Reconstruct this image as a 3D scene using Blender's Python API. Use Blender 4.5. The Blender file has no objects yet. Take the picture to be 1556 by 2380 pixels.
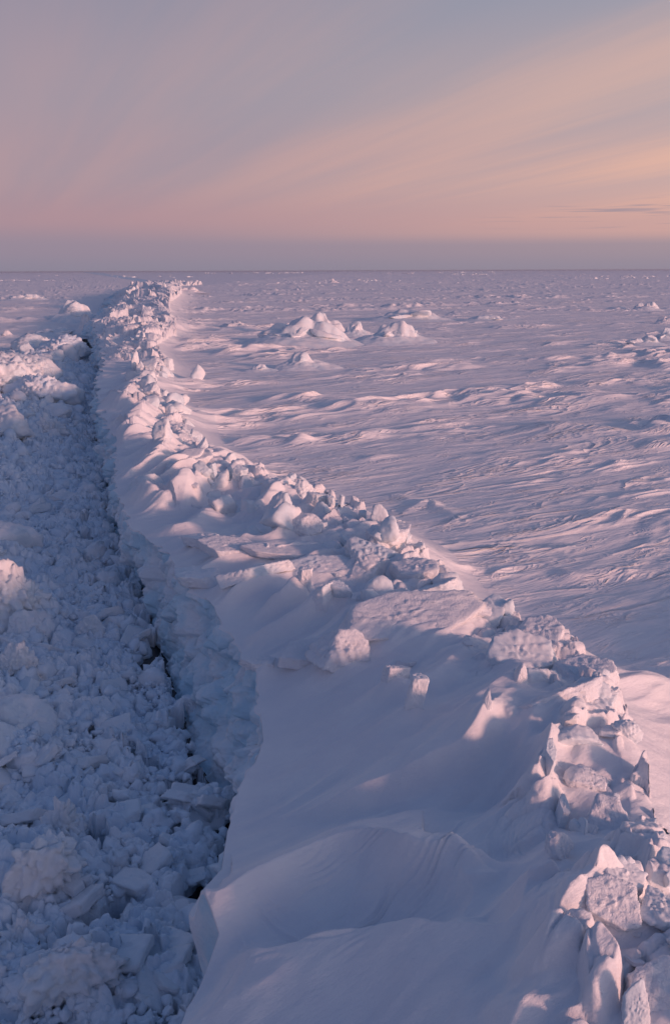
import bpy, bmesh, math, random
import numpy as np
from mathutils import Matrix, Vector, Euler

# ------------------------------------------------------------------ camera, sky, sun, exposure
SC = bpy.context.scene
H = 8.0                      # camera height above the floe
PITCH = math.radians(13.62)
ROLL = math.radians(-0.2)
TANV = 0.5140                # tan of half the vertical field of view
F = 1190.0 / TANV            # focal length in pixels of a 1556 x 2380 picture
cam_d = bpy.data.cameras.new('camera')
cam = bpy.data.objects.new('camera', cam_d)
SC.collection.objects.link(cam)
cam_d.sensor_fit = 'VERTICAL'
cam_d.sensor_height = 36.0
cam_d.lens = 18.0 / TANV
cam_d.clip_start = 0.1
cam_d.clip_end = 40000
CM = Matrix.Rotation(math.pi / 2 - PITCH, 4, 'X') @ Matrix.Rotation(ROLL, 4, 'Z')
CM = Matrix.Translation((0, 0, H)) @ CM
cam.matrix_world = CM
SC.camera = cam

SUN_AZ = math.radians(124)   # clockwise from the view direction (+Y)
SUN_EL = math.radians(8.0)
sun_dir = Vector((math.sin(SUN_AZ) * math.cos(SUN_EL), math.cos(SUN_AZ) * math.cos(SUN_EL), math.sin(SUN_EL)))
sl = bpy.data.lights.new('sun', 'SUN')
sl.energy = 2.8
sl.angle = math.radians(6)
sl.color = (1.0, 0.50, 0.37)
so = bpy.data.objects.new('sun', sl)
SC.collection.objects.link(so)
so.rotation_euler = sun_dir.to_track_quat('Z', 'Y').to_euler()

SC.view_settings.view_transform = 'Standard'
SC.view_settings.look = 'None'
SC.view_settings.exposure = 0.0
SC.view_settings.gamma = 1.0
SC.render.engine = 'CYCLES'
SC.cycles.max_bounces = 5
SC.cycles.diffuse_bounces = 3

world = bpy.data.worlds.new('World')
SC.world = world
world.use_nodes = True
WT = world.node_tree
WT.nodes.clear()


class NB:
    """tiny helper for writing node trees"""
    def __init__(s, t): s.t = t
    def n(s, typ, **kw):
        o = s.t.nodes.new(typ)
        for k, v in kw.items(): setattr(o, k, v)
        return o
    def put(s, v, sock):
        if isinstance(v, bpy.types.NodeSocket): s.t.links.new(v, sock)
        else: sock.default_value = v
    def math(s, op, a, b=0.0, c=0.0, clamp=False):
        m = s.n('ShaderNodeMath', operation=op, use_clamp=clamp)
        s.put(a, m.inputs[0]); s.put(b, m.inputs[1]); s.put(c, m.inputs[2])
        return m.outputs[0]
    def mix(s, fac, a, b, blend='MIX'):
        m = s.n('ShaderNodeMix', data_type='RGBA', blend_type=blend)
        s.put(fac, m.inputs[0]); s.put(a, m.inputs[6]); s.put(b, m.inputs[7])
        return m.outputs[2]
    def ramp(s, fac, stops, interp='LINEAR'):
        r = s.n('ShaderNodeValToRGB')
        r.color_ramp.interpolation = interp
        e = r.color_ramp.elements
        while len(e) > 1: e.remove(e[0])
        e[0].position, e[0].color = stops[0][0], tuple(stops[0][1]) + (1,)
        for p, c in stops[1:]:
            k = e.new(p); k.color = tuple(c) + (1,)
        s.put(fac, r.inputs[0])
        return r.outputs[0]
    def maprange(s, v, a, b, c=0.0, d=1.0, smooth=True):
        m = s.n('ShaderNodeMapRange', interpolation_type='SMOOTHSTEP' if smooth else 'LINEAR')
        s.put(v, m.inputs[0]); s.put(a, m.inputs[1]); s.put(b, m.inputs[2]); s.put(c, m.inputs[3]); s.put(d, m.inputs[4])
        return m.outputs[0]
    def noise(s, vec, scale, detail=4, rough=0.5, dist=0.0):
        m = s.n('ShaderNodeTexNoise')
        if vec is not None: s.put(vec, m.inputs['Vector'])
        m.inputs['Scale'].default_value = scale; m.inputs['Detail'].default_value = detail
        m.inputs['Roughness'].default_value = rough; m.inputs['Distortion'].default_value = dist
        return m.outputs[0]
    def comb(s, x, y, z):
        m = s.n('ShaderNodeCombineXYZ')
        s.put(x, m.inputs[0]); s.put(y, m.inputs[1]); s.put(z, m.inputs[2])
        return m.outputs[0]


w = NB(WT)
tc = w.n('ShaderNodeTexCoord')
sx = w.n('ShaderNodeSeparateXYZ')
WT.links.new(tc.outputs['Generated'], sx.inputs[0])
dx, dy, dz = sx.outputs
# clear dusk sky by height: grey-mauve haze bank, belt of pink, lavender, blue overhead
left = w.ramp(dz, [(0.0, (.275, .245, .325)), (.022, (.315, .252, .325)), (.05, (.430, .272, .315)), (.095, (.450, .298, .330)),
                   (.16, (.365, .300, .355)), (.26, (.240, .258, .350)), (.42, (.140, .180, .315)), (1.0, (.070, .122, .255))], 'EASE')
right = w.ramp(dz, [(0.0, (.310, .265, .335)), (.022, (.380, .290, .335)), (.036, (.650, .385, .350)), (.085, (.800, .460, .365)),
                    (.16, (.640, .430, .385)), (.26, (.330, .330, .405)), (.42, (.155, .190, .320)), (1.0, (.070, .122, .255))], 'EASE')
az = w.math('ARCTAN2', dx, dy)
fr = w.maprange(az, -0.30, 0.50)
behind = w.maprange(w.math('ABSOLUTE', az), 2.4, 3.1, 1.0, 0.5)
base = w.mix(w.math('MULTIPLY', fr, behind), left, right)
# high cirrus sheet in bands that run away to the left horizon
hz = w.math('MAXIMUM', dz, 0.004)
px = w.math('DIVIDE', dx, w.math('ADD', hz, 0.02)); py = w.math('DIVIDE', dy, w.math('ADD', hz, 0.02))
va = math.radians(-19)
al = w.math('ADD', w.math('MULTIPLY', px, math.sin(va)), w.math('MULTIPLY', py, math.cos(va)))
ac = w.math('SUBTRACT', w.math('MULTIPLY', px, math.cos(va)), w.math('MULTIPLY', py, math.sin(va)))
cv = w.comb(w.math('MULTIPLY', al, 0.05), w.math('MULTIPLY', ac, 0.62), 3.7)
c1 = w.noise(cv, 1.0, 5, 0.50, 0.35)
cv2 = w.comb(w.math('MULTIPLY', al, 0.14), w.math('MULTIPLY', ac, 2.2), 9.1)
c2 = w.noise(cv2, 1.0, 8, 0.62, 0.6)
cm = w.maprange(w.math('ADD', w.math('MULTIPLY', c1, 0.84), w.math('MULTIPLY', c2, 0.16)), 0.40, 0.62)
up = w.maprange(dz, 0.03, 0.10)
cloudc = w.mix(fr, (.430, .305, .345, 1), (.800, .490, .390, 1))
gapc = w.mix(fr, (.240, .265, .360, 1), (.330, .345, .430, 1))
high = w.maprange(dz, 0.22, 0.6, 1.0, 0.0)
sky = w.mix(w.math('MULTIPLY', w.math('MULTIPLY', w.math('MULTIPLY', cm, up), high), 0.50), base, cloudc)
inv = w.math('SUBTRACT', 1.0, cm)
sky = w.mix(w.math('MULTIPLY', w.math('MULTIPLY', w.math('MULTIPLY', inv, up), high), 0.45), sky, gapc)
# thin flat cloud bars low on the right
bv = w.comb(w.math('MULTIPLY', az, 9.0), w.math('MULTIPLY', dz, 330.0), 1.3)
bars = w.maprange(w.noise(bv, 1.0, 3, 0.55), 0.56, 0.70)
bmask = w.math('MULTIPLY', w.maprange(az, 0.10, 0.24), w.math('MULTIPLY', w.maprange(dz, 0.034, 0.042), w.maprange(dz, 0.060, 0.068, 1.0, 0.0)))
sky = w.mix(w.math('MULTIPLY', w.math('MULTIPLY', bars, bmask), 0.8), sky, (.36, .28, .33, 1))
# warm glow round the sun's side of the sky, well outside the view
gd = w.math('ADD', w.math('MULTIPLY', dx, math.sin(SUN_AZ)), w.math('MULTIPLY', dy, math.cos(SUN_AZ)))
glow = w.math('MULTIPLY', w.maprange(gd, 0.40, 0.95), w.maprange(dz, 0.14, 0.58, 1.0, 0.0))
sky = w.mix(glow, sky, (1.60, 1.32, 1.42, 1))
away = w.math('MULTIPLY', w.maprange(dy, 0.2, -0.3), 0.6)
away = w.math('MULTIPLY', away, w.math('SUBTRACT', 1.0, glow))
sky = w.mix(away, sky, (.070, .100, .220, 1))
nish = w.n('ShaderNodeTexSky', sky_type='NISHITA', sun_disc=False)
nish.sun_elevation = SUN_EL
nish.sun_rotation = SUN_AZ
nish.altitude = 0; nish.air_density = 1.0; nish.dust_density = 1.5; nish.ozone_density = 3.0
nb = w.n('ShaderNodeBackground'); WT.links.new(nish.outputs[0], nb.inputs[0]); nb.inputs[1].default_value = 0.006
bg = w.n('ShaderNodeBackground'); WT.links.new(sky, bg.inputs[0]); bg.inputs[1].default_value = 0.97
ad = w.n('ShaderNodeAddShader'); WT.links.new(nb.outputs[0], ad.inputs[0]); WT.links.new(bg.outputs[0], ad.inputs[1])
wo = w.n('ShaderNodeOutputWorld'); WT.links.new(ad.outputs[0], wo.inputs[0])

# ------------------------------------------------------------------ picture <-> ground
CR = np.array(CM.to_3x3())


def unproj(u, v, z=0.0):
    """the point at height z that the picture shows at (u, v) of 1556 x 2380"""
    d = CR @ np.array([(u - 778.0) / F, -(v - 1190.0) / F, -1.0])
    t = (z - H) / d[2]
    return np.array([d[0] * t, d[1] * t, z])


# ------------------------------------------------------------------ noise
_rs = np.random.RandomState(7)
_PERM = _rs.permutation(256); _P = np.concatenate([_PERM, _PERM, _PERM])
_G2 = np.array([(math.cos(a), math.sin(a)) for a in np.arange(32) * math.tau / 32])
_g3 = _rs.normal(size=(64, 3)); _G3 = _g3 / np.linalg.norm(_g3, axis=1)[:, None]


def n2(x, y, seed=0):
    x = np.asarray(x, float) + seed * 17.31; y = np.asarray(y, float) - seed * 9.73
    xi = np.floor(x).astype(np.int64); yi = np.floor(y).astype(np.int64)
    xf = x - xi; yf = y - yi
    xi &= 255; yi &= 255
    u = xf * xf * xf * (xf * (xf * 6 - 15) + 10); v = yf * yf * yf * (yf * (yf * 6 - 15) + 10)
    def g(a, b, fx, fy):
        k = _G2[_P[_P[(xi + a) & 255] + ((yi + b) & 255)] & 31]
        return k[..., 0] * fx + k[..., 1] * fy
    a = g(0, 0, xf, yf); b = g(1, 0, xf - 1, yf); c = g(0, 1, xf, yf - 1); d = g(1, 1, xf - 1, yf - 1)
    return ((a + (b - a) * u) * (1 - v) + (c + (d - c) * u) * v) * 1.5


def n3(p, seed=0):
    p = np.asarray(p, float) + np.array([seed * 3.17, seed * -5.71, seed * 7.93])
    i = np.floor(p).astype(np.int64); f = p - i; i &= 255
    u = f * f * f * (f * (f * 6 - 15) + 10)
    out = 0
    for a in (0, 1):
        for b in (0, 1):
            for c in (0, 1):
                k = _G3[_P[_P[_P[(i[..., 0] + a) & 255] + ((i[..., 1] + b) & 255)] + ((i[..., 2] + c) & 255)] & 63]
                dot = k[..., 0] * (f[..., 0] - a) + k[..., 1] * (f[..., 1] - b) + k[..., 2] * (f[..., 2] - c)
                wt = (u[..., 0] if a else 1 - u[..., 0]) * (u[..., 1] if b else 1 - u[..., 1]) * (u[..., 2] if c else 1 - u[..., 2])
                out = out + dot * wt
    return out * 1.5


def fbm2(x, y, o=4, seed=0, g=0.5):
    s = 0; a = 1.0
    for k in range(o):
        s = s + a * n2(x * 2 ** k, y * 2 ** k, seed + k * 3); a *= g
    return s


def fbm3(p, o=3, seed=0, g=0.5):
    s = 0; a = 1.0
    for k in range(o):
        s = s + a * n3(p * 2 ** k, seed + k * 3); a *= g
    return s


def cells(x, y, seed=0, full=False):
    """Voronoi: distance to nearest and second seed, and a random tilted height of the nearest cell"""
    x = np.asarray(x, float); y = np.asarray(y, float)
    xi = np.floor(x).astype(np.int64); yi = np.floor(y).astype(np.int64)
    f1 = np.full(x.shape, 9.0); f2 = np.full(x.shape, 9.0); hh = np.zeros(x.shape)
    for a in (-1, 0, 1):
        for b in (-1, 0, 1):
            k = _P[_P[(xi + a + seed * 7) & 255] + ((yi + b + seed * 3) & 255)]
            k2 = _P[k + 31]; k3 = _P[k2 + 77]
            cx = xi + a + k / 255.0 * .86 + .07; cy = yi + b + k2 / 255.0 * .86 + .07
            ex = x - cx; ey = y - cy
            d = np.hypot(ex, ey)
            n = d < f1
            f2 = np.where(n, f1, np.minimum(f2, d))
            if full:
                al = k3 / 255.0 * 6.283; sl_ = (k / 255.0 - .1) * .9
                hh = np.where(n, k3 / 255.0 + sl_ * (ex * np.cos(al) + ey * np.sin(al)), hh)
            f1 = np.where(n, d, f1)
    return f1, f2, hh


def domes(x, y, seed=0):
    f1, f2, _ = cells(x, y, seed)
    return np.sqrt(np.clip(1 - f1 * f1 * 1.1, 0, 1)) * sst(0, .35, f2 - f1)


def slabs(x, y, seed=0):
    f1, f2, h = cells(x, y, seed, True)
    return h * (.5 + .5 * sst(0.0, .24, f2 - f1))


def sst(a, b, x):
    t = np.clip((x - a) / (b - a), 0, 1)
    return t * t * (3 - 2 * t)


# ------------------------------------------------------------------ the lie of the land
ZW = -1.55      # level of the broken ice in the channel
LIPZ = 0.10


def curve(pts, z):
    if z == LIPZ: pts = [(p[0], p[1], LIPZ + .10 + .35 * float(np.clip((1600 - p[1]) / 200, 0, 1))) for p in pts]
    q = np.array([unproj(u, v, zz) for (u, v, zz) in [(p[0], p[1], p[2] if len(p) > 2 else z) for p in pts]])
    q = q[np.argsort(q[:, 1])]
    return q


# lip of the floe edge, foot of the ice face and crest of the ridge, read off the picture
LIP = curve([(330, 2720), (380, 2480), (425, 2392), (435, 2360), (512, 2238), (480, 2190), (440, 2132), (476, 2070), (515, 2030), (528, 1940), (560, 1840),
             (592, 1790), (612, 1740), (604, 1650), (600, 1600), (556, 1530), (560, 1490), (490, 1400), (412, 1345), (392, 1300), (352, 1262),
             (300, 1200), (264, 1105), (276, 1040), (246, 990), (236, 940), (228, 880), (244, 850), (232, 800), (214, 770), (240, 742), (262, 722), (275, 702), (310, 678), (350, 662), (372, 654)], LIPZ)
FOOT = curve([(520, 2720), (530, 2480), (530, 2380), (530, 2240), (535, 2100), (545, 1990), (553, 1856), (490, 1790), (462, 1720), (432, 1640), (405, 1560),
              (382, 1470), (362, 1400), (345, 1340), (322, 1290), (274, 1222), (266, 1160), (262, 1080), (240, 1000), (234, 960),
              (226, 890), (240, 850), (232, 812), (214, 782), (240, 752), (262, 732)], ZW)
CREST = curve([(1700, 2700), (1600, 2380), (1560, 2250), (1470, 2080), (1452, 1930), (1430, 1820), (1405, 1700), (1370, 1600), (1270, 1500), (1080, 1455),
               (1020, 1385), (975, 1335), (900, 1250), (780, 1180), (690, 1150), (490, 1080), (420, 1040), (395, 960), (330, 900),
               (360, 850), (330, 815), (375, 785), (372, 760), (366, 735), (372, 712), (398, 690), (402, 664)], 0.62)
fY = np.array([4.0, 300.0, 20000.0])
FARX = [(-30.0, 160), (-52, 330), (-80, 600)]


def lipx(Y):
    x = np.interp(Y, LIP[:, 1], LIP[:, 0])
    e = LIP[-1]
    return np.where(Y > e[1], e[0] - (Y - e[1]) * 0.235, x)


def footx(Y):
    x = np.interp(Y, FOOT[:, 1], FOOT[:, 0])
    k = sst(125, 165, Y)
    return x * (1 - k) + (lipx(Y) - .015 * Y) * k


def crestx(Y):
    x = np.interp(Y, CREST[:, 1], CREST[:, 0])
    return x


print('LIP', LIP[0], LIP[-1], 'FOOT', FOOT[0], FOOT[-1], 'CREST', CREST[0], CREST[-1])
WA = math.radians(55)                      # wind: the drifts point this way (from the view direction)
WD = np.array([math.sin(WA), math.cos(WA)])


def wind(X, Y):
    return X * WD[0] + Y * WD[1], X * WD[1] - Y * WD[0]   # along, across


def field(X, Y, lod=None):
    """wind-packed snow of the open floe"""
    a, b = wind(X, Y)
    d = np.hypot(X, Y)
    h = 0.13 * n2(a / 14, b / 6.0, 1) + 0.055 * n2(a / 6.0, b / 2.6, 2)
    h = h + 0.5 * sst(60, 500, d) * n2(a / 60, b / 30, 3)
    patch = sst(-0.25, 0.45, fbm2(a / 11, b / 7, 3, 5))
    # sastrugi: sharp wind-cut tongues, small near, only the broad ones far off
    wq = 0.30 * n2(a / 2.4, b / 1.1, 8)
    for (la, lb, amp, sd, d0, d1) in ((2.5, 0.60, .095, 11, 35, 75), (1.7, 0.26, .042, 12, 16, 34), (5.5, 1.6, .12, 13, 110, 260),
                                      (16, 4.2, .28, 14, 400, 1200), (40, 11, .50, 15, 1500, 5000)):
        near = 1 - sst(d0, d1, d)
        if not np.any(near > 0): continue
        n = n2(a / la + wq * 0.5, (b + 0.25 * lb * n2(a / la * .7, b / lb * .7, sd + 20)) / lb + wq, sd)
        r = 1 - (np.sqrt(n * n + .004) - .05) * 1.5
        r = np.clip(r, 0, 1) ** 2.2
        cut = sst(-.1, .5, n2(a / (la * 2.2), b / (lb * 2.2), sd + 40))
        h = h + amp * near * r * (0.05 + 1.35 * patch * cut)
    h = h + 0.012 * (1 - sst(10, 30, d)) * n2(a / .5, b / .14, 31)
    # smoother, lighter-packed band along the foot of the ridge
    return h


def polyline_feature(X, Y, Z, pts, z, amp, wl, wr, taper=0.25, power=1.0):
    """a drift crest along a line: gentle on one side, steep on the other"""
    zs = z if isinstance(z, list) else (np.linspace(z[0], z[1], len(pts)) if isinstance(z, tuple) else [z] * len(pts))
    q = np.array([unproj(u, v, zk)[:2] for (u, v), zk in zip(pts, zs)])
    if len(q) > 2:      # a smooth line through the points
        e = np.concatenate([[2 * q[0] - q[1]], q, [2 * q[-1] - q[-2]]]); o_ = []
        for k in range(len(q) - 1):
            p0, p1, p2, p3 = e[k:k + 4]
            for tq in np.linspace(0, 1, 5)[:-1]:
                o_.append(.5 * (2 * p1 + (p2 - p0) * tq + (2 * p0 - 5 * p1 + 4 * p2 - p3) * tq ** 2 + (3 * p1 - p0 - 3 * p2 + p3) * tq ** 3))
        q = np.array(o_ + [q[-1]])
    seg = np.hypot(*(q[1:] - q[:-1]).T); cum = np.concatenate([[0], np.cumsum(seg)]); L = cum[-1]
    R = max(wl, wr) * 1.0
    m = (X > q[:, 0].min() - R) & (X < q[:, 0].max() + R) & (Y > q[:, 1].min() - R) & (Y < q[:, 1].max() + R)
    if not m.any(): return
    x = X[m]; y = Y[m]
    best = np.full(x.shape, 1e9); sd = np.zeros(x.shape); sp = np.zeros(x.shape)
    for k in range(len(q) - 1):
        A = q[k]; B = q[k + 1]; e = (B - A) / max(seg[k], 1e-6)
        t = np.clip((x - A[0]) * e[0] + (y - A[1]) * e[1], 0, seg[k])
        ddx = x - (A[0] + e[0] * t); ddy = y - (A[1] + e[1] * t)
        d = np.hypot(ddx, ddy)
        s = np.where(e[0] * ddy - e[1] * ddx > 0, 1, -1)      # + : left of the line's direction
        u = d < best
        best = np.where(u, d, best); sd = np.where(u, s * d, sd); sp = np.where(u, cum[k] + t, sp)
    wdt = np.where(sd > 0, wl, wr)
    ee = y * y / 18500.0 * 1.3
    f = np.clip(1 - (np.sqrt(sd * sd + ee * ee) - ee * .6) / wdt, 0, 1)
    f = f * f * (1.6 - 0.6 * f) if power == 1.0 else f ** power
    tp = sst(0, taper, sp / L) * sst(0, taper, 1 - sp / L) if taper > 0 else 1
    Z[m] += amp * f * tp


# drift crests of the bank: (points, height of the crest, rise, width left, width right)
DRIFTS = [
    # long sharp crest that sweeps up from the tip of the lip, with the hollow below it
    ([(440, 2134), (500, 2075), (600, 2015), (720, 1962), (850, 1925), (960, 1948), (1050, 1962), (1084, 2000)], (.12, .95), .62, 1.5, 1.05, .10, 1.0),
    # second crest below
    ([(512, 2240), (620, 2205), (760, 2172), (900, 2150), (1040, 2146), (1150, 2150), (1205, 2110), (1240, 2050)], (.25, .95), .42, .50, 1.5, .12, 1.0),
    # scoop curl
    ([(1060, 1975), (1082, 2010), (1074, 2035), (1100, 2075), (1075, 2120), (1040, 2150)], .75, .10, .50, .30, .2, 1.0),
    # thin diagonal crests up to the slabs
    ([(640, 1900), (780, 1850), (900, 1800), (1000, 1755), (1100, 1700), (1200, 1640)], (.5, 1.0), .27, .65, .35, .25, 1.0),
    ([(860, 1905), (980, 1875), (1080, 1815), (1140, 1775), (1180, 1750)], (.6, 1.0), .16, .35, .80, .25, 1.0),
    ([(1215, 1885), (1240, 1830), (1262, 1770), (1282, 1735)], 1.0, .42, .60, .35, .2, 1.0),
    ([(1255, 2300), (1262, 2210), (1300, 2120), (1370, 2060), (1450, 2020)], .9, .34, .65, .55, .2, 1.0),
    ([(1100, 2380), (1230, 2320), (1330, 2290), (1420, 2240)], .8, .2, .5, .5, .2, 1.0),
    # drifts of the middle part
    ([(560, 1640), (620, 1560), (720, 1500), (800, 1440), (850, 1400)], .3, .20, .6, .45, .3, 1.0),
    ([(480, 1395), (560, 1370), (660, 1340)], .3, .12, .4, .4, .3, 1.0),
    ([(410, 1270), (520, 1250), (640, 1235), (760, 1200)], .3, .45, .7, .9, .3, 1.0),
    ([(380, 1165), (430, 1120), (480, 1095)], .3, .65, 1.4, .6, .3, 1.0),
    ([(330, 1100), (370, 1060), (400, 1030)], .3, .7, 1.8, .7, .3, 1.0),
    ([(262, 1000), (310, 985), (350, 960)], .3, .8, 2.2, .9, .3, 1.0),
    ([(246, 930), (290, 915), (330, 890)], .3, .9, 2.8, 1.1, .3, 1.0),
    ([(300, 1150), (380, 1140), (470, 1120)], .2, .5, 1.0, .8, .3, 1.0),
    ([(345, 1230), (430, 1215), (520, 1180)], .2, .4, .9, .8, .3, 1.0),
    ([(600, 1420), (650, 1395), (700, 1370), (720, 1380)], .35, .3, .5, .5, .3, 1.0),
    ([(560, 1490), (640, 1450), (700, 1430)], .3, .15, .5, .5, .3, 1.0),
    ([(700, 1340), (790, 1280), (850, 1240)], .35, .2, .7, .7, .3, 1.0),
    ([(540, 1200), (600, 1165), (680, 1150)], .35, .5, 1.0, .7, .3, 1.0),
    ([(860, 1640), (930, 1600), (1010, 1560), (1120, 1500)], .4, .22, .7, .6, .3, 1.0),
    ([(1000, 1700), (1100, 1640), (1180, 1590), (1260, 1560)], .4, .2, .6, .5, .3, 1.0),
    # the open floe
    ([(1020, 1180), (1000, 1160), (960, 1175), (930, 1195)], 0, .10, .5, .3, .2, 1.0),
    ([(1270, 1345), (1340, 1330), (1420, 1322), (1480, 1328), (1506, 1345)], .05, .14, 1.6, 1.0, .25, 1.0),
    ([(560, 905), (800, 930), (1000, 950), (1200, 960)], .1, .5, 5.0, 9.0, .4, 1.0),
    ([(1180, 985), (1400, 990), (1556, 1000)], .1, .45, 3.0, 7.0, .4, 1.0),
    ([(880, 1140), (1050, 1190), (940, 1215)], .0, .06, .6, .6, .3, 1.0),
]
# dips cut into the bank: (u, v, height, depth, radius along the wind, radius across)
DIPS = [(1130, 1865, .75, -.50, .85, .42), (1010, 2060, .5, -.12, .80, .45), (850, 2085, .4, -.05, 1.0, .40), (1200, 1990, .8, -.25, .6, .4),
        (700, 1820, .1, -.10, 1.4, .8), (1200, 2210, .7, -.25, .5, .5), (1340, 1960, .5, -.25, .3, .45), (650, 1290, .2, -.2, .9, .6),
        (1380, 2230, .4, -.2, .5, .4), (880, 1380, .3, -.2, 1.2, .5), (760, 1455, .3, -.15, .4, .3),
        (1400, 1365, .0, -.07, 1.6, .7), (1050, 1400, .3, -.2, .5, .5)]
MOUNDS = []      # filled by the ice blocks: (x, y, amp, back length, width)


def bank(X, Y):
    """height of the floe with the ridge along its broken edge"""
    xl = lipx(Y); xc = crestx(Y)
    wdt = np.maximum(xc - xl, 0.6)
    t = (X - xl) / wdt
    fade = 1 - sst(260, 560, Y)
    hc = (0.80 + .26 * (1 - sst(15, 18, Y)) + 0.14 * n2(Y / 2.3, Y * 0 + 3.3, 50) + 0.32 * (1 - sst(9.5, 12.5, Y)) + 0.5 * sst(60, 110, Y) + 1.3 * sst(110, 300, Y)) * fade
    rise = np.where(t < 1, (0.12 + 0.40 * sst(60, 90, Y) + (0.88 - 0.40 * sst(60, 90, Y)) * sst(0.02, 1.05, t)), np.exp(-np.clip(X - xc, 0, 80) ** 2 / (0.9 + 0.012 * Y) ** 2))
    lz_ = LIPZ + .38 * sst(19, 25, Y)
    base = lz_ * (1 - sst(0, 1, t)) * fade + hc * rise
    # near the camera the bank climbs steeply from the brink, then levels out towards the crest
    nb = sst(12.6, 14.2, Y) * (1 - sst(19, 24, Y))
    base = base + .42 * nb * sst(0, .42, t) * (1 - sst(.5, 1.0, t))
    f = field(X, Y)
    ridge_zone = 1 - sst(0.93, 1.07 + .18 * sst(30, 60, Y), t)
    z = base + f * (1 - 0.72 * ridge_zone)
    a, b = wind(X, Y)
    # lumps of buried blocks on the ridge, strongest towards the crest and farther off
    rough = ridge_zone * sst(0.15, 0.8, t) * (0.35 + 0.65 * sst(14, 24, Y)) * (1 - sst(170, 240, Y))
    z = z + rough * (0.17 * fbm2(a / 1.5, b / .6, 3, 60) + 0.10 * np.abs(n2(X / .45, Y / .6, 61)))
    z = z + ridge_zone * (1 - sst(24, 36, Y)) * 0.016 * n2(a / 1.6, b / .22, 66) * sst(0, .3, t)
    # sharp-backed drifts that run with the wind across the flank
    fz = ridge_zone * sst(-.02, .12, t) * (1 - .6 * sst(.75, 1.0, t)) * (1 - sst(90, 130, Y))
    wn = .35 * n2(a / 2.0, b / 1.6, 121)
    for (la, lb_, am_, sd) in ((4.2, .95, .24, 122), (2.0, .45, .09, 123)):
        nn = n2(a / la, b / lb_ + wn, sd)
        rr = np.clip(1 - (np.sqrt(nn * nn + (.02 + Y * Y / 18500.0 / lb_) ** 2) * 1.9 - .04), 0, 1) ** 1.6
        z = z + fz * am_ * rr * (.45 + .55 * sst(16, 22, Y)) * sst(-.45, .35, n2(a / 5, b / 3, sd + 9)) * (1 + 1.3 * sst(24, 40, Y))
    # jumbled broken plates that poke through the drifts
    cz = ridge_zone * (1 - sst(480, 640, Y)) * sst(-.02, .05, t + .2 * sst(60, 90, Y))
    if np.any(cz > 0):
        m0 = cz > 0.01
        xm, ym, am, bm_ = X[m0] if np.ndim(X) else X, (Y + 0 * X)[m0], a[m0], b[m0]
        S = 1 + 2.0 * sst(50, 110, ym) + 5 * sst(110, 320, ym)
        wp = .25 * n2(xm / .5 / S, ym / .5 / S, 71)
        pl = 0.47 * slabs(am / (1.05 * S) + wp, bm_ / (.60 * S) + wp, 5) + .14 * slabs(am / (.42 * S) + wp, bm_ / (.32 * S), 6) + .035 * np.abs(n2(xm / .13 / S, ym / .13 / S, 72))
        tm = t[m0]
        low = sst(.35, .95, tm) * (sst(13, 17, ym) * .9 + .1) * (1 - .45 * sst(28, 40, ym))
        low = np.maximum(low, sst(.55, .85, tm) * 1.0)
        low = np.maximum(low, sst(70, 95, ym) * (.55 + .5 * sst(0, .3, tm)))
        low = low * np.maximum(sst(-.5, .25, n2(am / 1.7 / S, bm_ / 1.2 / S, 73) + .25 * sst(.7, 1, tm)), sst(65, 90, ym))
        zf = base[m0] + (pl * 1.15 * low * S ** .75 - .16)
        zt_ = z[m0]
        k_ = .05
        hmx = np.clip(.5 + .5 * (zf - zt_) / k_, 0, 1)
        z[m0] = zt_ * (1 - hmx) + zf * hmx + k_ * hmx * (1 - hmx)
    zz = z.copy() if isinstance(z, np.ndarray) else np.array(z)
    for (pts, z0, amp, wl, wr, tp, pw) in DRIFTS:
        polyline_feature(X, Y, zz, pts, z0, amp, wl, wr, tp, pw)
    sc_ = unproj(900, 2070, .70)
    m = (np.abs(zz * 0 + X - sc_[0]) < 2.6) & (np.abs(zz * 0 + Y - sc_[1]) < 2.6)
    if m.any():
        aa, bb = wind((zz * 0 + X)[m] - sc_[0], (zz * 0 + Y)[m] - sc_[1])
        q_ = bb + .26 * aa * aa + .42 * n2(aa / 1.1, bb / .8, 131) + .09 * n2(aa / .5, bb / .35, 132)
        zz[m] += np.exp(-(aa / 1.7) ** 4 - (bb / .75) ** 4) * (.030 * np.sin(q_ * 2 * math.pi / .13) * np.clip(.35 + 1.3 * n2(q_ / .22, aa / .7, 133), 0, 1.3))
    for (u, v, z0, amp, ra, rb) in DIPS:
        c = unproj(u, v, z0)
        R = 3.2 * max(ra, rb)
        m = (np.abs(X - c[0]) < R) & (np.abs(Y - c[1]) < R)
        if m.any():
            aa, bb = wind(X[m] - c[0], Y[m] - c[1])
            zz[m] += amp * np.exp(-(aa / ra) ** 2 - (bb / rb) ** 2)
    for (mx, my, amp, lb, wd) in MOUNDS:
        R = 3.0 * max(lb, wd)
        m = (np.abs(X - mx) < R) & (np.abs(Y - my) < R)
        if m.any():
            aa, bb = wind(X[m] - mx, Y[m] - my)
            la = np.where(aa < 0, lb, wd * 0.55)
            zz[m] += amp * np.exp(-(aa / la) ** 2 - (bb / wd) ** 2)
    return zz


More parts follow.
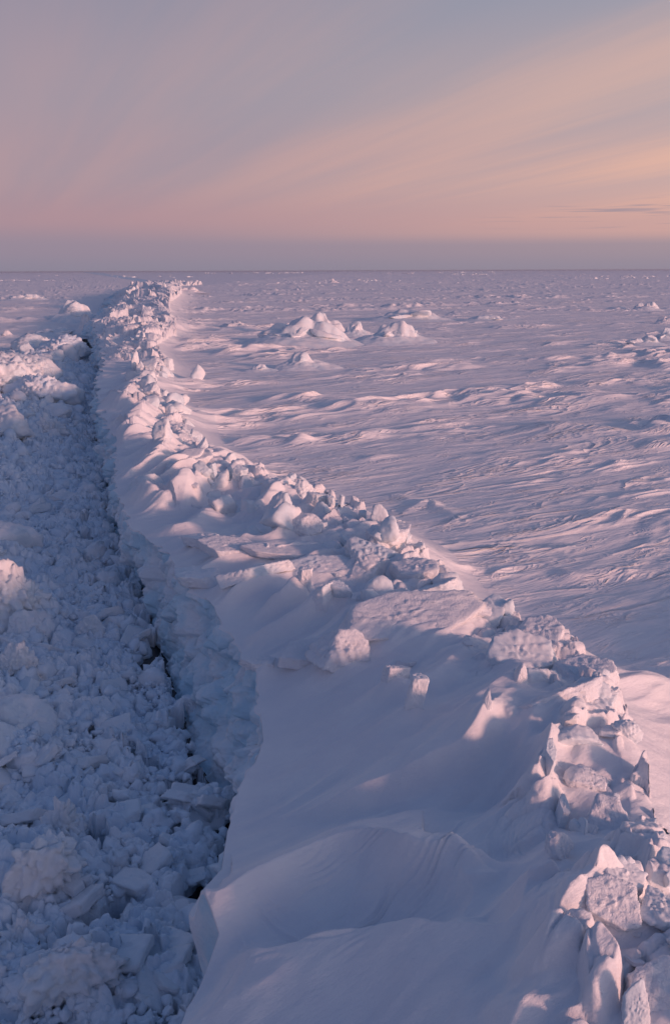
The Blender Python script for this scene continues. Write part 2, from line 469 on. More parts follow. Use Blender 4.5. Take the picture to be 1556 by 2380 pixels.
LMOUNDS = [  # heaps of the left side: (u, v, z, rise, rx, ry)
    (130, 2050, -1.2, .60, .8, .55), (60, 1960, -1.2, .25, .7, .5), (150, 2260, -1.2, .35, .8, .6), (40, 1720, -1.2, .60, .8, .9), (30, 1400, -1.1, .95, 1.6, 1.8),
    (-60, 1290, -1.0, .8, 2.2, 2.0), (90, 1230, -1.4, .2, 1.5, 1.5), (60, 930, -.9, 1.0, 5.0, 6.0), (20, 880, -.6, 1.0, 7, 7), (120, 970, -1.0, .5, 3, 5),
    (-40, 1100, -1, .6, 4, 5), (-80, 1600, -1, .7, 1.5, 2.0), (-80, 2000, -1, .6, 1.2, 1.2), (150, 850, -.9, .6, 5, 9)]


def chan(X, Y):
    """broken ice of the channel, and the floe beyond it on the left"""
    xf = footx(Y)
    z = ZW - 0.16 + 0.16 * fbm2(X / 1.6, Y / 1.6, 3, 70)
    dw = xf - X
    lb = sst(1.6, 5.5 + Y * .02, dw) * sst(38, 66, Y)
    S = 1 + 1.5 * sst(45, 100, Y)
    z = z + lb * (.70 + .75 * slabs(X / (1.5 * S) + .3 * n2(X, Y, 3), Y / (2.0 * S), 15) ) * (1 - .5 * sst(90, 120, Y))
    far = sst(88, 112, Y + 0.55 * (xf - X)) * sst(1.5, 6, xf - X)
    z = z * (1 - far) + far * (-.3 + 0.5 * field(X, Y))
    far2 = sst(150, 170, Y)
    z = z * (1 - far2) + far2 * (field(X, Y) - 0.05)
    for (u, v, z0, amp, rx, ry) in LMOUNDS:
        c = unproj(u, v, z0)
        z = z + amp * np.exp(-((X - c[0]) / rx) ** 2 - ((Y - c[1]) / ry) ** 2)
    return z


# ------------------------------------------------------------------ materials
def new_mat(name):
    m = bpy.data.materials.new(name); m.use_nodes = True
    t = m.node_tree; t.nodes.clear()
    return m, NB(t)


def snow_mat(name, col, col2, bumps, rough=0.75, sss=0.0, sss_col=(.05, .07, .10)):
    """packed snow: two close tones, fine grain from several bump scales (scale, height in metres, detail)"""
    m, b = new_mat(name)
    tcn = b.n('ShaderNodeTexCoord')
    P = tcn.outputs['Object']
    geo = b.n('ShaderNodeNewGeometry')
    P = geo.outputs['Position']
    v = b.noise(P, 0.9, 5, 0.6)
    col_ = b.mix(b.maprange(v, .38, .64), tuple(col) + (1,), tuple(col2) + (1,))
    bs = b.n('ShaderNodeBsdfPrincipled')
    b.put(col_, bs.inputs['Base Color'])
    bs.inputs['Roughness'].default_value = rough
    bs.inputs['Specular IOR Level'].default_value = 0.25
    if sss > 0:
        bs.inputs['Subsurface Weight'].default_value = sss
        bs.inputs['Subsurface Radius'].default_value = sss_col
        bs.inputs['Subsurface Scale'].default_value = 1.0
    prev = None
    for (sc, ht, det, stretch) in bumps:
        vec = P
        if stretch:
            mp = b.n('ShaderNodeMapping', vector_type='TEXTURE')
            mp.inputs['Rotation'].default_value = (0, 0, math.pi / 2 - WA)
            mp.inputs['Scale'].default_value = (stretch, 1, 1)
            b.put(P, mp.inputs[0]); vec = mp.outputs[0]
        h = b.noise(vec, sc, det, 0.6)
        bp = b.n('ShaderNodeBump'); bp.inputs['Strength'].default_value = 1.0
        bp.inputs['Distance'].default_value = ht
        b.put(h, bp.inputs['Height'])
        if prev is not None: b.put(prev, bp.inputs['Normal'])
        prev = bp.outputs[0]
    if prev is not None: b.put(prev, bs.inputs['Normal'])
    o = b.n('ShaderNodeOutputMaterial'); b.t.links.new(bs.outputs[0], o.inputs[0])
    return m


M_FIELD = snow_mat('wind_packed_snow', (.86, .85, .87), (.89, .88, .89), [(1.4, .11, 6, 6.0), (9, .018, 4, 4.0)])
# crisp wind-cut edges of the open snow, finer than the mesh
_t = M_FIELD.node_tree; _b = NB(_t)
_bs = [n for n in _t.nodes if n.type == 'BSDF_PRINCIPLED'][0]
_prev = _bs.inputs['Normal'].links[0].from_socket
_pos = _b.n("ShaderNodeNewGeometry").outputs['Position']
for (_st, _sc, _ht, _sd) in ((2.6, .42, .15, 0), (2.8, 1.25, .08, 5), (2.6, 3.2, .03, 9)):
    _mp = _b.n('ShaderNodeMapping', vector_type='TEXTURE')
    _mp.inputs['Rotation'].default_value = (0, 0, math.pi / 2 - WA)
    _mp.inputs['Scale'].default_value = (_st, 1, 1)
    _mp.inputs['Location'].default_value = (_sd, _sd, 0)
    _b.put(_pos, _mp.inputs[0])
    _n = _b.noise(_mp.outputs[0], _sc, 2.5, .5, 1.3)
    _r = _b.math('SUBTRACT', 1.0, _b.math('MULTIPLY', _b.math('ABSOLUTE', _b.math('SUBTRACT', _n, .5)), 5.5), clamp=True)
    _r = _b.math('POWER', _r, 1.7)
    _m = _b.maprange(_b.noise(_mp.outputs[0], _sc * .37, 3, .55), .47, .64)
    _h = _b.math('MULTIPLY', _r, _m)
    _bp = _b.n('ShaderNodeBump'); _bp.inputs['Distance'].default_value = _ht
    _b.put(_h, _bp.inputs['Height']); _b.put(_prev, _bp.inputs['Normal']); _prev = _bp.outputs[0]
_b.put(_prev, _bs.inputs['Normal'])
M_BANK = snow_mat('drifted_snow', (.78, .79, .83), (.83, .84, .86), [(4.5, .030, 5, 7.0), (26, .009, 4, 2.0), (90, .004, 3, 0)])
M_RUBBLE = snow_mat('crushed_ice', (.64, .76, .87), (.78, .84, .90), [(7, .022, 5, 0), (30, .006, 4, 0)], .6)
M_BLOCK = snow_mat('frosted_ice', (.66, .75, .82), (.80, .82, .85), [(6, .014, 5, 0), (40, .004, 4, 0)], .6)
M_RIME = snow_mat('rimed_ice', (.72, .76, .82), (.82, .83, .86), [(14, .020, 4, 0), (40, .012, 2, 0)], .7)
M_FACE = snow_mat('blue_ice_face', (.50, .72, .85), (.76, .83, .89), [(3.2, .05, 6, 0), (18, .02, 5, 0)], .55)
M_SMOOTH = snow_mat('bare_ice', (.62, .72, .80), (.80, .82, .86), [(4, .03, 4, 0), (25, .006, 4, 0)], .45)

mw, b = new_mat('sea_water')
bs = b.n('ShaderNodeBsdfPrincipled'); bs.inputs['Base Color'].default_value = (.012, .02, .03, 1); bs.inputs['Roughness'].default_value = .25
o = b.n('ShaderNodeOutputMaterial'); b.t.links.new(bs.outputs[0], o.inputs[0])

COL = SC.collection


def np_mesh(name, V, Q, smooth=True, mats=(), midx=None, normals=None, tri=False):
    me = bpy.data.meshes.new(name)
    k = 3 if tri else 4
    me.vertices.add(len(V)); me.vertices.foreach_set('co', np.ascontiguousarray(V, np.float32).ravel())
    nf = len(Q)
    me.loops.add(nf * k); me.loops.foreach_set('vertex_index', np.ascontiguousarray(Q, np.int32).ravel())
    me.polygons.add(nf); me.polygons.foreach_set('loop_start', np.arange(0, nf * k, k, dtype=np.int32))
    me.polygons.foreach_set('use_smooth', np.full(nf, smooth, bool))
    for mm in mats: me.materials.append(mm)
    if midx is not None: me.polygons.foreach_set('material_index', midx.astype(np.int32))
    me.update(calc_edges=True)
    if normals is not None: me.normals_split_custom_set_from_vertices(normals.astype(np.float32))
    return me


def link(name, me):
    o = bpy.data.objects.new(name, me); COL.objects.link(o); return o


def gridq(nr, nc):
    i = np.arange(nr - 1)[:, None] * nc + np.arange(nc - 1)[None, :]
    return np.stack([i, i + 1, i + nc + 1, i + nc], -1).reshape(-1, 4)


# ------------------------------------------------------------------ ice blocks
_ico = {}


def ico(s):
    if s not in _ico:
        bm = bmesh.new(); bmesh.ops.create_icosphere(bm, subdivisions=s, radius=1)
        V = np.array([v.co[:] for v in bm.verts]); T = np.array([[v.index for v in f.verts] for f in bm.faces]); bm.free()
        V /= np.linalg.norm(V, axis=1)[:, None]
        _ico[s] = (V, T)
    return _ico[s]


def poly_shape(seed, sub, nside, p, lump, lfreq, scale, fine=0.0, flat=False, taper=0.0):
    """a broken piece: irregular convex body, edges worn by p, then roughened"""
    r = np.random.RandomState(seed)
    D, T = ico(sub)
    N = []; Hh = []
    if flat:
        N.append((r.normal() * .05, r.normal() * .05, 1)); Hh.append(.62); N.append((r.normal() * .1, r.normal() * .1, -1)); Hh.append(.62)
        a0 = r.rand() * 6.28
        for k in range(nside):
            a = a0 + (k + r.uniform(-.28, .28)) * math.tau / nside
            N.append((math.cos(a), math.sin(a), r.uniform(-.25, .25))); Hh.append(r.uniform(.62, 1.0))
    else:
        for k in range(nside):
            v = r.normal(size=3); N.append(v); Hh.append(r.uniform(.62, 1.0))
    N = np.array(N, float); N /= np.linalg.norm(N, axis=1)[:, None]; Hh = np.array(Hh)
    dn = np.clip(D @ N.T, 1e-3, None) / Hh
    R = (dn ** p).sum(1) ** (-1 / p)
    R = np.minimum(R, 1.45)
    V = D * R[:, None]
    sc = np.array(scale, float)
    V = V * sc
    if taper: V[:, :2] *= (1 - taper * (V[:, 2:3] / sc[2]) * .5)
    m = sc.min()
    q = V / m
    nrm = D / sc; nrm /= np.linalg.norm(nrm, axis=1)[:, None]
    if lump: V = V + nrm * (m * lump * (np.abs(fbm3(q * lfreq, 3 if sub > 2 else 2, seed % 50)) - .25))[:, None]
    if fine: V = V + nrm * (fine * n3(V / (fine * 3.0), seed % 37))[:, None]
    return V, T


def tag(o, label, cat, group=None, kind=None):
    if label: o['label'] = label
    if cat: o['category'] = cat
    if group: o['group'] = group
    if kind: o['kind'] = kind


def to_ground(u, v, fn, z0=0.0):
    z = z0
    for k in range(6):
        p = unproj(u, v, z)
        z = 0.5 * z + 0.5 * float(fn(np.array([p[0]]), np.array([p[1]]))[0])
    return unproj(u, v, z)


# heroes: u, v (centre), half sizes in metres (x, y, z), yaw, tilt x, tilt y (degrees), seed, style, material, sink, drift, name, label
#   style 'slab' | 'block' | 'pin'
HERO = [
    (1530, 2320, .50, .38, .20, 25, 34, -24, 3, 'slab', 'rime', .16, 0, 'ice_block', 'large rough ice block at the lower right corner with a pink sunlit face'),
    (1476, 2372, .14, .10, .26, 10, 5, 10, 4, 'pin', 'block', .05, 0, 'ice_shard', 'small pointed pink shard at the bottom edge beside the corner block'),
    (1412, 1935, .38, .40, .18, -6, 34, 4, 5, 'slab', 'rime', .10, .12, 'ice_block', 'blocky pink lit lump on the ridge crest beside a deep blue hollow'),
    (1440, 2060, .26, .22, .14, 30, 20, 14, 6, 'slab', 'block', .05, .1, 'ice_block', 'low rough block below the blue hollow, under the blocky pink lump'),
    (1272, 1800, .08, .34, .30, -12, 0, 8, 7, 'slab', 'block', .02, .12, 'ice_slab', 'thin upright slab with a jagged pink edge above the dark bowl of snow'),
    (1305, 1672, .80, .22, .20, 30, -24, -6, 8, 'slab', 'rime', .04, .15, 'ice_slab', 'long rough pink slab lying along the crest above the thin upright slab'),
    (1350, 1592, .46, .34, .13, 14, 10, -6, 9, 'slab', 'rime', .02, .1, 'ice_slab', 'dark topped plate with a bright right end near the right edge of the ridge'),
    (1248, 1505, .50, .44, .15, 20, 14, -8, 10, 'slab', 'rime', .0, .1, 'ice_slab', 'grey topped plate with a tall pink end face sticking out over the open snow'),
    (1205, 1560, .46, .34, .20, -8, 26, 6, 11, 'slab', 'block', .04, .15, 'ice_slab', 'pale tilted plate lying just in front of the grey topped overhanging plate'),
    (1260, 1618, .30, .2, .17, 0, 8, 4, 12, 'block', 'block', .04, .12, 'ice_block', 'rounded grey block between the pale tilted plate and the long pink slab'),
    (962, 1665, .13, .17, .42, 14, 4, 8, 13, 'slab', 'block', -.10, .08, 'ice_slab', 'tall narrow upright slab standing alone in the drift in mid slope'),
    (915, 1600, .22, .10, .16, 40, 0, 12, 14, 'slab', 'rime', .03, .1, 'ice_slab', 'short tilted slab right behind the tall narrow upright slab'),
    (1128, 1668, .05, .12, .16, 20, 0, 14, 15, 'pin', 'block', .02, .05, 'ice_shard', 'tiny fin of ice in the drift right of the tall narrow slab'),
    (1205, 1632, .07, .10, .18, 0, 0, 6, 16, 'pin', 'rime', .02, .05, 'ice_shard', 'small upright stump left of the rounded grey block'),
    (935, 1470, 1.15, .55, .22, 24, 16, -6, 17, 'slab', 'rime', .05, .1, 'ice_slab', 'very large frost covered slab lying tilted in the middle of the ridge'),
    (1015, 1398, .36, .22, .17, 18, -10, -14, 18, 'slab', 'block', .02, .12, 'ice_slab', 'dark topped block with a pink right end beside the open snow, above the frosted slab'),
    (962, 1352, .44, .36, .16, 0, 12, -6, 19, 'slab', 'rime', .02, .1, 'ice_slab', 'grey plate with a chipped pink rim above the dark topped block'),
    (897, 1262, .42, .34, .20, 10, 10, -4, 20, 'slab', 'rime', .0, .1, 'ice_slab', 'frosted plate with a thick pink broken front at the right edge of the ridge'),
    (868, 1318, .40, .36, .22, -10, 22, 8, 21, 'block', 'smooth', .05, .2, 'ice_block', 'smooth pale block with a bluish shadow face left of the grey plate'),
    (842, 1216, .10, .12, .20, 0, 0, 6, 22, 'slab', 'block', .02, .05, 'ice_shard', 'small square stump behind the frosted plate with the thick pink front'),
    (792, 1188, .07, .10, .34, 0, 4, 6, 23, 'slab', 'block', .04, .05, 'ice_shard', 'pair end of upright ice pinnacles at the right of the row, the taller one'),
    (770, 1196, .08, .10, .26, 20, 4, -8, 24, 'slab', 'block', .04, .05, 'ice_shard', 'upright ice pinnacle just left of the tallest one on the ridge edge'),
    (735, 1188, .24, .13, .32, -15, 6, 5, 25, 'slab', 'block', .04, .1, 'ice_slab', 'square upright slab with a pink right edge left of the twin pinnacles'),
    (700, 1160, .26, .20, .20, 30, 10, 0, 26, 'block', 'block', .05, .1, 'ice_block', 'lumpy pink topped block at the start of the row of pinnacles'),
    (655, 1218, .32, .26, .30, 30, 8, 10, 27, 'block', 'block', .05, .25, 'ice_block', 'wedge shaped block with a dark left side in the hollow before the square slab'),
    (700, 1232, .30, .22, .16, 10, 8, 4, 28, 'block', 'rime', .04, .1, 'ice_block', 'low rough block in front of the square upright slab'),
    (606, 1360, .72, .20, .17, 22, -20, -6, 29, 'slab', 'block', .03, .12, 'ice_slab', 'long bar of ice with a bright pink front and rounded right end'),
    (462, 1352, .50, .40, .16, 14, 4, 0, 30, 'slab', 'smooth', .06, 0, 'ice_slab', 'flat pale slab on the lip of the ice face left of the pink bar'),
    (542, 1300, .62, .44, .16, 10, 6, 6, 31, 'slab', 'rime', .04, .1, 'ice_slab', 'grey plate with a grainy frosted top behind the pink bar'),
    (478, 1275, .34, .22, .15, 6, 2, 0, 32, 'slab', 'smooth', .03, .05, 'ice_slab', 'small square block with a pale flat front near the lip, left of the grainy plate'),
    (730, 1345, .70, .32, .18, 18, 16, 0, 33, 'slab', 'smooth', .08, .1, 'ice_slab', 'bluish smooth slab lying right of the pink bar'),
    (680, 1292, .9, .4, .12, 14, 4, 6, 34, 'slab', 'rime', .08, .05, 'ice_slab', 'low dark frosted plate in the snow behind the pink bar'),
    (705, 1385, .13, .14, .34, 0, 6, 10, 35, 'slab', 'block', .04, .25, 'ice_shard', 'rounded pink pinnacle in the drift right of the pink bar'),
    (788, 1424, .24, .15, .36, -30, 14, 12, 36, 'slab', 'smooth', .08, .25, 'ice_slab', 'leaning wedge with an orange pink face above the frosted slab left end'),
    (745, 1432, .22, .18, .22, 20, 8, 8, 37, 'block', 'smooth', .08, .2, 'ice_block', 'pink fluted lump between the rounded pinnacle and the leaning wedge'),
    (800, 1562, .40, .26, .24, 20, 12, 6, 38, 'block', 'rime', .08, .15, 'ice_block', 'rough pale block half buried below the large frosted slab'),
    (606, 1560, .28, .18, .08, 0, 4, 0, 39, 'slab', 'rime', .0, .05, 'ice_slab', 'small patch of frosted ice on the brink above the tall ice face'),
    (730, 1545, .5, .28, .12, 20, 14, 0, 40, 'slab', 'rime', .03, .05, 'ice_slab', 'low frosted plate between the brink patch and the rough pale block'),
    (445, 1082, .70, .5, .22, 14, 10, -4, 41, 'slab', 'rime', .02, .1, 'ice_slab', 'dark topped stack of plates with pink fronts at the bend of the ridge'),
    (430, 1106, .60, .3, .26, 20, 0, 4, 42, 'slab', 'block', .05, .1, 'ice_slab', 'pale pink plate under the dark topped plate at the bend of the ridge'),
    (556, 1136, .18, .2, .40, 0, 6, 8, 43, 'slab', 'block', .04, .25, 'ice_shard', 'pointed snow capped pinnacle left of the row of lumps'),
    (496, 1124, .14, .16, .40, 0, 4, -6, 44, 'slab', 'block', .04, .15, 'ice_shard', 'slim pink pinnacle beside the plates at the bend'),
    (1450, 1735, .16, .14, .15, 0, 8, 10, 45, 'block', 'block', .03, .06, 'ice_block', 'small dark sided lump right of the long pink slab by the open snow'),
    (1385, 1660, .30, .22, .16, 20, 10, 6, 46, 'block', 'block', .03, .1, 'ice_block', 'pink rough lump at the right end of the long pink slab'),
    (1340, 1745, .34, .28, .14, 30, 8, 10, 47, 'block', 'block', .04, .1, 'ice_block', 'low pink block right of the thin upright slab'),
    (1380, 1830, .32, .26, .12, 30, 8, 10, 48, 'block', 'rime', .04, .1, 'ice_block', 'low pink rough block just above the blocky pink lump'),
    (872, 2166, .17, .06, .06, 28, 0, 10, 49, 'pin', 'block', .0, .02, 'ice_fragment', 'small bright fragment lying on the drift crest in the foreground'),
    (1420, 2140, .34, .28, .20, 30, 30, -10, 50, 'slab', 'rime', .04, .1, 'ice_block', 'rough frosted mound of ice at the right edge above the corner block'),
    (1530, 2140, .22, .18, .2, 20, 14, 16, 51, 'block', 'block', .05, .1, 'ice_block', 'jagged lump touching the right edge of the view beside the frosted mound'),
    (1300, 1930, .08, .30, .34, -8, 0, 10, 52, 'slab', 'block', .04, .1, 'ice_slab', 'dark upright fin with a ragged edge beside the deep blue hollow'),
    (1290, 2010, .18, .16, .18, -8, 0, 10, 53, 'block', 'rime', .04, .1, 'ice_block', 'shadowed lump below the dark upright fin'),
    (1085, 1450, .34, .24, .13, 20, 8, 10, 54, 'block', 'rime', .03, .1, 'ice_block', 'frosted knob at the right end of the large frosted slab'),
    (920, 1420, .36, .26, .16, 20, -10, -8, 55, 'slab', 'block', .05, .1, 'ice_slab', 'pink edged plate leaning on the upper rim of the large frosted slab'),
    (1040, 1330 , .0, 0, 0, 0, 0, 0, 0, 'skip', '', 0, 0, '', ''),
    (455, 884, .5, .3, .55, 20, 6, 0, 56, 'pin', 'block', .1, .2, 'ice_shard', 'lone triangular shard standing on the flat snow right of the ridge'),
    (315, 868, .28, .28, .75, 0, 4, 4, 57, 'block', 'block', .1, .2, 'ice_shard', 'tall pale pinnacle on the ridge above the narrow of the channel'),
    (350, 862, .42, .34, .5, 0, 4, 4, 58, 'block', 'block', .1, .2, 'ice_shard', 'pointed pink block right of the tall pale pinnacle on the ridge'),
    (390, 860, .42, .4, .42, 0, 4, 4, 59, 'block', 'block', .1, .2, 'ice_shard', 'rounded pink block between the pinnacle and the lone triangular shard'),
]
# blocks of the channel and the left side
CHERO = [
    (146, 1166, .62, .36, .20, 34, 30, 6, 71, 'slab', 'smooth', 0, 'ice_slab', 'flat pale slab tilted up on the broken ice of the channel'),
    (92, 1140, .45, .40, .30, 0, 10, 6, 72, 'block', 'rubble', .1, 'ice_block', 'blocky lump just left of the flat tilted slab'),
    (170, 1105, .42, .34, .22, 50, 10, 6, 85, 'block', 'rubble', .1, 'ice_block', 'grey lump right behind the flat tilted slab'),
    (212, 1490, .24, .20, .32, 0, 8, 4, 73, 'block', 'smooth', .02, 'ice_block', 'smooth rounded upright block in the middle of the channel'),
    (262, 1500, .2, .16, .2, 0, 8, 4, 86, 'block', 'rubble', .02, 'ice_block', 'small grey block touching the smooth rounded one on its right'),
    (112, 2058, .46, .34, .46, 20, -6, 14, 74, 'crag', 'block', .1, 'ice_block', 'large jagged chunk with a pale peak at the lower left'),
    (150, 1960, .36, .30, .32, 60, 10, -10, 75, 'crag', 'block', .1, 'ice_block', 'pale rounded chunk behind the large jagged peak at the lower left'),
    (160, 2290, .44, .30, .30, 10, 10, 8, 76, 'crag', 'block', .1, 'ice_block', 'ridged chunk at the bottom edge below the jagged peak'),
    (60, 2210, .34, .24, .26, 40, 10, 8, 87, 'crag', 'block', .08, 'ice_block', 'pale knobbly chunk between the jagged peak and the bottom ridged chunk'),
    (48, 1705, .42, .40, .26, 20, 16, 8, 77, 'block', 'smooth', .05, 'ice_block', 'pale flat topped boulder at the left edge halfway down'),
    (30, 1420, .90, .60, .60, 20, 16, 8, 78, 'crag', 'block', .25, 'ice_block', 'big pale heaped block at the left edge beside the channel'),
    (60, 1478, .50, .36, .34, 60, 6, 18, 88, 'block', 'smooth', .1, 'ice_block', 'steep sided pale block at the foot of the big heaped block'),
    (20, 1285, .90, .55, .42, 10, 10, 12, 79, 'block', 'smooth', .2, 'ice_block', 'broad smooth block at the left edge above the big heaped block'),
    (40, 1572, .40, .34, .30, 10, 10, 12, 80, 'crag', 'block', .08, 'ice_block', 'knobbly pale block at the left edge between the heap and the boulder'),
    (130, 1660, .26, .22, .18, 10, 10, 12, 89, 'block', 'rubble', .05, 'ice_block', 'middle sized grey block right of the pale flat topped boulder'),
    (250, 1710, .30, .18, .14, -50, 10, 12, 90, 'slab', 'rubble', .04, 'ice_slab', 'tilted grey slab near the middle of the channel below the rounded block'),
    (445, 1655, .16, .14, .16, -50, 10, 12, 91, 'block', 'rubble', .02, 'ice_block', 'small block wedged in the dark crack at the foot of the ice face'),
    (535, 1865, .17, .13, .14, -20, 10, 12, 92, 'block', 'rubble', .02, 'ice_block', 'block lying in the dark end of the crack under the overhang'),
    (100, 930, 1.9, 1.5, 1.5, 10, 10, 12, 81, 'crag', 'rubble', .6, 'ice_block', 'steep blue grey block on the left bank of the narrow channel'),
    (30, 905, 2.4, 1.8, 1.6, 40, 10, 8, 82, 'crag', 'block', .6, 'ice_block', 'heap of pale ice at the left edge below the far floe'),
    (60, 868, 2.6, 1.7, 1.2, 20, 14, 8, 83, 'crag', 'block', .5, 'ice_block', 'broad snow covered heap at the top of the left bank'),
    (110, 815, 2.6, 1.9, 1.1, 50, 14, 8, 93, 'crag', 'block', .5, 'ice_block', 'pale heap on the rim of the left bank under the far floe'),
    (20, 1010, 1.3, 1.0, .9, 50, 14, 8, 94, 'block', 'block', .3, 'ice_block', 'pale angular block at the left edge below the bank'),
    (120, 1010, .9, .8, .8, 10, 14, 8, 95, 'crag', 'block', .3, 'ice_block', 'pointed pale block at the foot of the left bank'),
    (150, 830, 2.6, 1.8, 1.4, 70, 6, 8, 84, 'crag', 'rubble', .5, 'ice_block', 'rugged grey block at the end of the left bank by the narrows'),
]
MATS = {'rime': M_RIME, 'block': M_BLOCK, 'smooth': M_SMOOTH, 'rubble': M_RUBBLE}


def make_piece(style, seed, s, sub, mat, name):
    if style == 'slab': V, T = poly_shape(seed, sub, 6, 40, .22, 1.6, s, fine=.006, flat=True)
    elif style == 'block': V, T = poly_shape(seed, sub, 9, 34, .26, 1.9, s, fine=.006)
    elif style == 'pin': V, T = poly_shape(seed, sub, 8, 18, .22, 1.6, s, fine=.006, taper=.3)
    elif style == 'heap': V, T = poly_shape(seed, sub, 9, 24, .35, 2.6, s, fine=.0, taper=.3)
    elif style == 'crag': V, T = poly_shape(seed, sub, 9, 20, .62, 1.9, s, fine=.008, taper=.6)
    else: V, T = poly_shape(seed, sub, 9, 7, .50, 1.6, s)
    return np_mesh(name, V, T, True, [mat], tri=True)


for _it in range(4):      # lay every drift crest and dip on the surface it belongs to
    new = []
    for (pts, z0, amp, wl, wr, tp, pw) in DRIFTS:
        zs = z0 if isinstance(z0, list) else (list(np.linspace(z0[0], z0[1], len(pts))) if isinstance(z0, tuple) else [z0] * len(pts))
        g_ = np.array([unproj(u, v, zk) for (u, v), zk in zip(pts, zs)])
        zb_ = bank(g_[:, 0].copy(), g_[:, 1].copy())
        new.append((pts, [float(.4 * a_ + .6 * b_) for a_, b_ in zip(zs, zb_)], amp, wl, wr, tp, pw))
    nd = []
    for (u, v, z0, amp, ra, rb) in DIPS:
        g_ = unproj(u, v, z0)
        nd.append((u, v, .5 * z0 + .5 * float(bank(np.array([g_[0]]), np.array([g_[1]]))[0]), amp, ra, rb))
    DRIFTS[:] = new; DIPS[:] = nd
bankf = lambda x, y: bank(np.atleast_1d(x) + 0.0, np.atleast_1d(y) + 0.0)
chanf = lambda x, y: chan(x, y)
placed = []
for h in HERO:
    (u, v, a, bb, c, yaw, tx, ty, seed, style, mat, sink, drift, nm, lab) = h
    if style == 'skip': continue
    p = to_ground(u, v + 0.35 * c * F / 20 * 0, bankf, .5)
    placed.append((h, p))
for (h, p) in placed:      # drifts gather on the lee (left) side of every block
    if h[12] > 0:
        s = max(h[2], h[3])
        MOUNDS.append((p[0] - .35 * s * WD[0], p[1] - .35 * s * WD[1], h[12] * 1.15, 1.2 * s + .5 + h[4], .55 * s + .16))
        if p[1] > 13: MOUNDS.append((p[0], p[1], .10 + .12 * s, 1.1 * s + .2, 1.0 * s + .15))
for (h, p) in placed:
    (u, v, a, bb, c, yaw, tx, ty, seed, style, mat, sink, drift, nm, lab) = h
    gsc = 1.0 + .42 * min(1, max(0, (p[1] - 13) / 3)) - .3 * (p[1] > 60)
    a, bb, c = a * gsc, bb * gsc, c * gsc
    me = make_piece(style, seed, (a, bb, c), 5 if p[1] < 45 else 4, MATS[mat], nm)
    ob = link(nm, me)
    zt_ = float(bank(np.array([p[0]]), np.array([p[1]]))[0])
    ob.location = (p[0], p[1], max(p[2], zt_ * .6 + p[2] * .4) + c * (.38 if style != 'slab' or c > .25 else .55) - sink * .6)
    ob.rotation_euler = (math.radians(tx), math.radians(ty), math.radians(yaw))
    tag(ob, lab, 'ice slab' if nm == 'ice_slab' else 'ice block')
for h in CHERO:
    (u, v, a, bb, c, yaw, tx, ty, seed, style, mat, sink, nm, lab) = h
    p = to_ground(u, v, chanf, -1.3)
    if p[1] < 40: a, bb, c = a * 1.25, bb * 1.25, c * 1.3
    me = make_piece(style if p[1] < 60 else 'heap', seed, (a, bb, c), 5, MATS[mat], nm)
    ob = link(nm, me)
    ob.location = (p[0], p[1], p[2] + c * .55 - sink + .10)
    ob.rotation_euler = (math.radians(tx), math.radians(ty), math.radians(yaw))
    tag(ob, lab, 'ice slab' if nm == 'ice_slab' else 'ice block')

# ------------------------------------------------------------------ the floe with its ridge and ice face
vs = np.concatenate([np.arange(2900, 2420, -6.0), np.arange(2420, 1500, -2.0), np.arange(1500, 1180, -1.0), np.arange(1180, 633.0, -.5)])
Yr = []
for v in vs:
    ang = PITCH + math.atan((v - 1190.0) / F)
    if ang > 0.0006: Yr.append(H / math.tan(ang))
Yr = [y for y in Yr if y < 9000]
Yr = np.array(Yr + list(np.geomspace(Yr[-1] * 1.15, 30000, 14)))
NR = len(Yr)
NWALL, NTOP, NFLD = 120, 420, 640
print('rows', NR, Yr[0], Yr[-1])
YY = Yr[:, None]
xl = lipx(Yr)[:, None]; xf = footx(Yr)[:, None]; xc = crestx(Yr)[:, None]
xs = np.maximum(xc + 1.3 + 0.02 * YY, xl + 1.5)              # where the ridge gives way to the open snow
xR = np.maximum(0.50 * YY + 8, xs + 11)
tt = np.linspace(0, 1, NTOP)[None, :]
XT = xl + (xs - xl) * (tt ** 1.12)
tf = np.linspace(0, 1, NFLD + 1)[None, 1:]
XF = xs + (xR - xs) * (tf ** 1.15)
X = np.concatenate([XT, XF], 1); Y = np.broadcast_to(YY, X.shape).copy()
Z = bank(X, Y)
# ragged edge: the lip wanders a little
edge = (.32 * sst(22, 30, Y) + .04) * (slabs(Y / 1.5, X * 0 + .5, 92) - .5) + 0.05 * n2(Y / .35, X * 0 + .5, 90) + 0.12 * n2(Y / 1.3, X * 0 + 1.5, 91) * sst(20, 26, Y)
X = X + edge * np.exp(-(np.clip(X - xl, 0, 50) / .25)) * sst(17, 22, Y)
# ice face, from foot to lip, bulging and cracked
tw = np.linspace(0, 1, NWALL, endpoint=False)[None, :]
zt = Z[:, :1]; x0 = X[:, :1]
fadeW = 1 - sst(150, 165, YY)
zb = (-1.95) * fadeW + (-.8) * (1 - fadeW)
prof = np.sin(tw * math.pi / 2) ** 0.8
XW = (xf - .10) + (x0 - (xf - .10)) * np.sin(tw * math.pi / 2) ** 1.1
ZWl = zb + (zt - zb) * (tw ** .92)
YW = np.broadcast_to(YY, XW.shape).copy()
Sw = 1 + 4 * sst(60, 220, YY) * np.ones_like(XW)
P3 = np.stack([XW, YW, ZWl], -1) / Sw[..., None]
env = np.sin(np.clip(tw, 0, 1) * math.pi) ** .35
big = fbm3(P3 / np.array([1.1, .9, 1.3]), 3, 5)
fac = 0.24 * np.abs(n3(P3 / np.array([.55, .45, .8]), 9)) + .10 * np.abs(n3(P3 / .22, 19)) + .05 * np.abs(n3(P3 / .1, 29))
